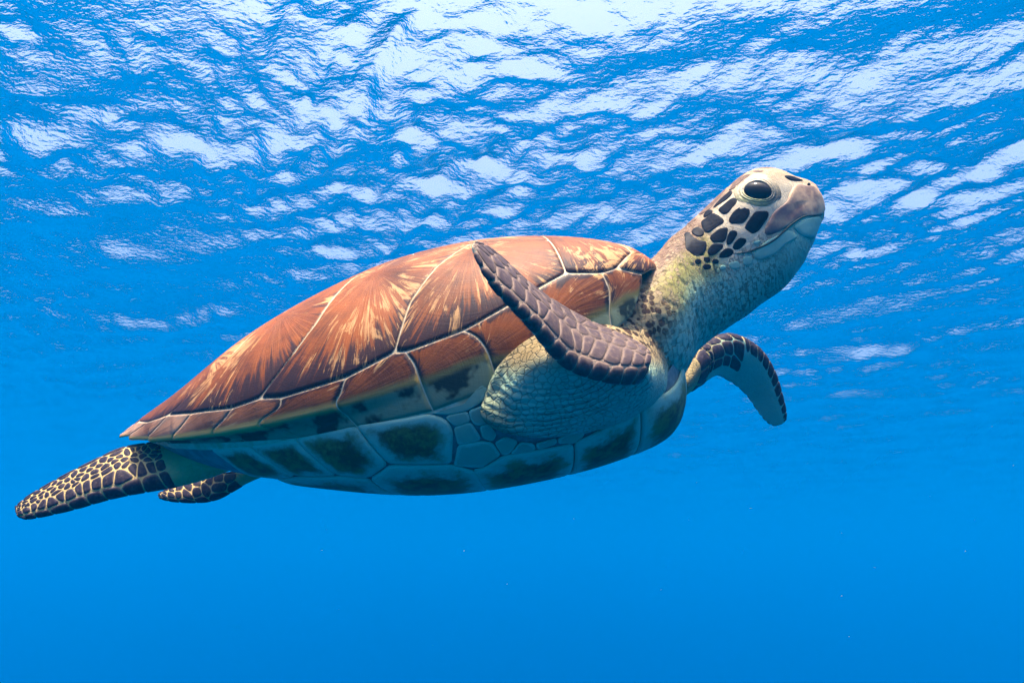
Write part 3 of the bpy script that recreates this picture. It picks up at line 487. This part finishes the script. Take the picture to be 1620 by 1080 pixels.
# ---- head pieces
href=lambda u,v:head_mid(u)
PRS=[(0,1),(.5,1),(.82,.95),(.95,.7),(1,.1),(1.,-1.2)]
for sd in (0,1):
    S=mir(head) if sd else head
    for h in CHEEK_H: patch('head_scale',M_cheek,body,S,h,href,gap=-.0011,thick=.0006,step=.003,prof=PRS)
    for h in BEAK_H: patch('beak_plate',M_beak,body,S,h,href,gap=0,thick=.0018,step=.004,prof=[(0,1),(.3,1),(.6,1),(.85,1),(.96,.9),(1,.2),(1.,-1.2)])
    for h in SNOUT_H: patch('snout_scale',M_cheek,body,S,h,href,gap=.0004,thick=.001,step=.0035,prof=PRS)
    for h in JAW_H: patch('jaw_plate',M_jaw,body,S,h,href,gap=.0005,thick=.0016,step=.004,prof=[(0,1),(.4,1),(.75,.97),(.93,.85),(1,.1),(1.,-.8)])
    for h in LIP_H[:2]+LIPB_H: patch('lip_scale',M_jaw,body,S,h,href,gap=.0004,thick=.0014,step=.003,prof=PRS)
    # eye and lids
    e=np.array(EYE_H[0]); c=e[0]; E1=(e[2]-e[1])/2; E2=(e[3]-e[4])/2
    w0=np.arange(56)/56*2*math.pi
    fr=[(.90,-.0010),(.97,.0010),(1.02,.0020),(1.08,.0023),(1.13,.0018),(1.17,.0012),(1.23,.0018),(1.30,.0020),(1.36,.0014),(1.41,.0010),(1.48,.0012),(1.56,.0008),(1.6,.0010),(1.66,.0004),(1.74,.0008),(1.8,.0001),(1.88,.0005),(1.95,-.0010)]
    VV=[];cc=[]
    for f_,hh in fr:
        upk=np.clip(np.sin(w0),-.25,1)[:,None]; f2=1+(f_-1)*(.80+.55*upk*(f_>1)); uv=c+np.cos(w0)[:,None]*E1*f2+np.sin(w0)[:,None]*E2*f2
        P,N,sg=normals(S,uv[:,0],uv[:,1],href(uv[:,0],uv[:,1])); VV.append(P+N*(hh*1.)); 
        low=np.clip(-np.sin(w0),0,1); frc=np.clip(np.cos(w0),0,1)
        tone=np.tile(np.array([.47,.36,.21]),(56,1)); tone=tone+(np.array([.40,.40,.13])-tone)*low[:,None]
        dkk=np.clip(frc**2*1.0*(1.25-.25*f_)+(.55 if f_ in(1.17,1.41) else .35 if f_ in (1.66,1.8) else .6 if f_<.99 else 0)+.25*low*(f_>1.25),0,.92)[:,None]; tone=tone*(1-dkk)+np.array([.03,.035,.03])*dkk
        cc.append(np.c_[tone,np.ones(56)])
    n_=56; F=[[k*n_+j,(k+1)*n_+j,(k+1)*n_+(j+1)%n_,k*n_+(j+1)%n_] for k in range(len(fr)-1) for j in range(n_)]
    if sd==0:
        M_lid,nt_,b_=new_mat('eyelid'); B=NB(nt_); nz=B.noise(B.pos(),190,4,.7)
        B.l(B.mix(B.math('MULTIPLY',B.ramp(nz,.45,.7),.55),B.attr('tone','Color'),(.07,.07,.05)),b_.inputs['Base Color']); B.l(B.bump(nz,.0009),b_.inputs['Normal']); b_.inputs['Roughness'].default_value=.5
    mesh_obj('eyelid',np.vstack(VV),F,M_lid,body,dict(tone=np.vstack(cc)))
    P1,P2,P3,P4=[S(*e[i]) for i in (1,2,3,4)]; pc,N,_=normals(S,np.array([c[0]]),np.array([c[1]]),href(np.array([c[0]]),0)); N=N[0]; pc=pc[0]
    a1=(P2-P1)/2*1.16; a2=(P3-P4)/2*1.18; a3=N*.0105
    tt,pp=np.meshgrid(np.linspace(0,math.pi,17),np.arange(32)/32*2*math.pi,indexing='ij')
    Vv=pc-N*.0062+np.sin(tt)[...,None]*np.cos(pp)[...,None]*a1+np.sin(tt)[...,None]*np.sin(pp)[...,None]*a2+np.cos(tt)[...,None]*a3
    F=[[i*32+j,i*32+(j+1)%32,(i+1)*32+(j+1)%32,(i+1)*32+j] for i in range(16) for j in range(32)]
    mesh_obj('eye',Vv.reshape(-1,3),F,M_eye,body)
    q=np.array(NOSTRIL_H[0][0]); w1=np.arange(10)/10*6.283; patch('nostril',M_eye,body,S,[(q[0]+.011*math.cos(a),q[1]+.05*math.sin(a)) for a in w1],href,gap=0,thick=.0021,step=.001,prof=[(0,1),(.6,1.02),(1,1.02),(1.,-.5)])
    ln=np.array(MOUTH_H[0]); tq=np.linspace(0,1,44); uvm=cr(tq,ln); P,N,_=normals(S,uvm[:,0],uvm[:,1],href(uvm[:,0],0)); P=P+N*.0004
    tg=np.gradient(P,axis=0); tg/=np.linalg.norm(tg,axis=1,keepdims=True); bi=np.cross(tg,N); rad_=(.0011*np.sin(np.clip(tq*1.02+.02,0,1)*math.pi)**.4+.0004)[:,None]
    rg=np.stack([P+(np.cos(a)*N*1.6+np.sin(a)*bi)*rad_ for a in np.arange(6)/6*6.283],1).reshape(-1,3)
    mesh_obj('mouth_line',rg,[[i*6+j,i*6+(j+1)%6,(i+1)*6+(j+1)%6,(i+1)*6+j] for i in range(43) for j in range(6)],M_crease,body)
M_crown=scale_material('crown_scale',(.115,.070,.052),(.34,.23,.15),.80,1.05,.45)
CROWN=[[(.425,-.26),(.425,.26),(.475,.34),(.535,.20),(.535,-.20),(.475,-.34)]]
HALF=[[(.30,.03),(.415,.03),(.415,.27),(.385,.46),(.335,.48),(.30,.36)],[(.428,.30),(.475,.38),(.50,.62),(.44,.66),(.40,.50),(.40,.44)],[(.545,.03),(.655,.03),(.665,.42),(.61,.62),(.545,.50),(.51,.34)],[(.25,.03),(.29,.03),(.29,.34),(.265,.36),(.25,.22)],[(.485,.37),(.54,.56),(.555,.70),(.515,.66)]]
for h in CROWN: patch('crown_scale',M_crown,body,head,h,href,gap=.0007,thick=.0006,step=.004,prof=PRS)
for h in HALF:
    for S in (head,mir(head)): patch('crown_scale',M_crown,body,S,h,href,gap=.0007,thick=.0006,step=.004,prof=PRS)
# ---- flipper scales
def voronoi(seeds,box):
    out=[]
    for i,p in enumerate(seeds):
        poly=[(box[0],box[1]),(box[2],box[1]),(box[2],box[3]),(box[0],box[3])]
        dd=((seeds-p)**2).sum(1); 
        for j in np.argsort(dd)[1:26]:
            m=(p+seeds[j])/2; nrm=seeds[j]-p; new=[]
            for k in range(len(poly)):
                a=np.array(poly[k]); b=np.array(poly[(k+1)%len(poly)]); da=(a-m)@nrm; db=(b-m)@nrm
                if da<=0: new.append(tuple(a))
                if da*db<0: new.append(tuple(a+(b-a)*(da/(da-db))))
            poly=new
            if len(poly)<3: break
        if len(poly)>=3: out.append((p,poly))
    return out
small=[]
def flipper_scales(limb,seed,u0,u1,le,mid,te,rows,t0=-.62,lc=.2,m0=1.15,m1=2.3,gap=.0005,mat=None):
    r=rngf(seed); k=limb.k; Ln=limb.len; sd=[]
    t1=math.pi-.10
    s=u0*Ln
    while s<u1*Ln: sd.append((s,(lc+r.normal(0,.03))*k)); s+=le*r.uniform(.85,1.2)
    for row in range(rows):
        th=m0+(m1-m0)*(row+.5)/rows; s=u0*Ln+r.random()*mid
        while s<u1*Ln: sd.append((s+r.normal(0,mid*.16),(th+r.normal(0,.07))*k)); s+=mid*r.uniform(.75,1.35)*(1+.9*(s/Ln>.72))
    s=u0*Ln+.005
    while s<u1*Ln: sd.append((s,(2.72+r.normal(0,.05))*k)); s+=te*r.uniform(.85,1.2)
    sd=np.array(sd); ref=lambda u,v:limb.mid(u)
    for p,poly in voronoi(sd,(u0*Ln,t0*k,min(u1,.985)*Ln,t1*k)):
        q=np.array(poly); A=abs((q[:,0]*np.roll(q[:,1],-1)-np.roll(q[:,0],-1)*q[:,1]).sum())/2
        uv=[(a/Ln,b/k) for a,b in poly]
        kw=dict(gap=gap,thick=.0010,step=.0042,prof=[(0,1),(.55,1),(.88,.8),(1,-.1),(1.,-.9)])
        if A<(.0085)**2:
            if A>.003**2: small.append(patch_geo(limb,uv,ref,**{**kw,'gap':gap*.8}))
        else: patch('flipper_scale',mat or M_flip,body,limb,uv,ref,**kw)
flipper_scales(near_fore,1,.02,.99,.0165,.014,.022,3,lc=.05,m0=1.0,m1=2.4,mat=M_fore)
flipper_scales(far_fore,2,.50,.99,.022,.030,.03,2,t0=-.95,lc=-.35,m0=.35,m1=2.3)
flipper_scales(far_fore,8,.20,.495,.026,.028,.03,4,t0=-2.0,lc=-1.75,m0=-1.5,m1=2.3,gap=.0009)
flipper_scales(near_hind,3,.22,.985,.022,.0115,.026,5,lc=.30,m0=1.2,m1=2.35,gap=.0008)
flipper_scales(far_hind,4,.2,.98,.03,.018,.03,2)
if small: o=joined('small_scale',M_flip,body,small); o['kind']='stuff'

# ---- drifting particles in the water
rp=rngf(21); V=[];F=[]
for i in range(110):
    dd=rp.uniform(.9,6); c=np.array([rp.uniform(-.85,.85)*dd,dd,rp.uniform(-.22,.75)*dd]); 
    if c[2]>H-.4: continue
    s=rp.uniform(.0006,.0012)*dd**.4; o=rp.normal(size=(4,3))*s*np.array([1.6,1,.7]); k=len(V); V+=list(c+o); F+=[[k,k+1,k+2],[k,k+2,k+3],[k,k+3,k+1],[k+1,k+3,k+2]]
o=mesh_obj('drifting_particles',V,F,plain('particle',(.22,.27,.27),(.34,.38,.38)),None); o['kind']='stuff'
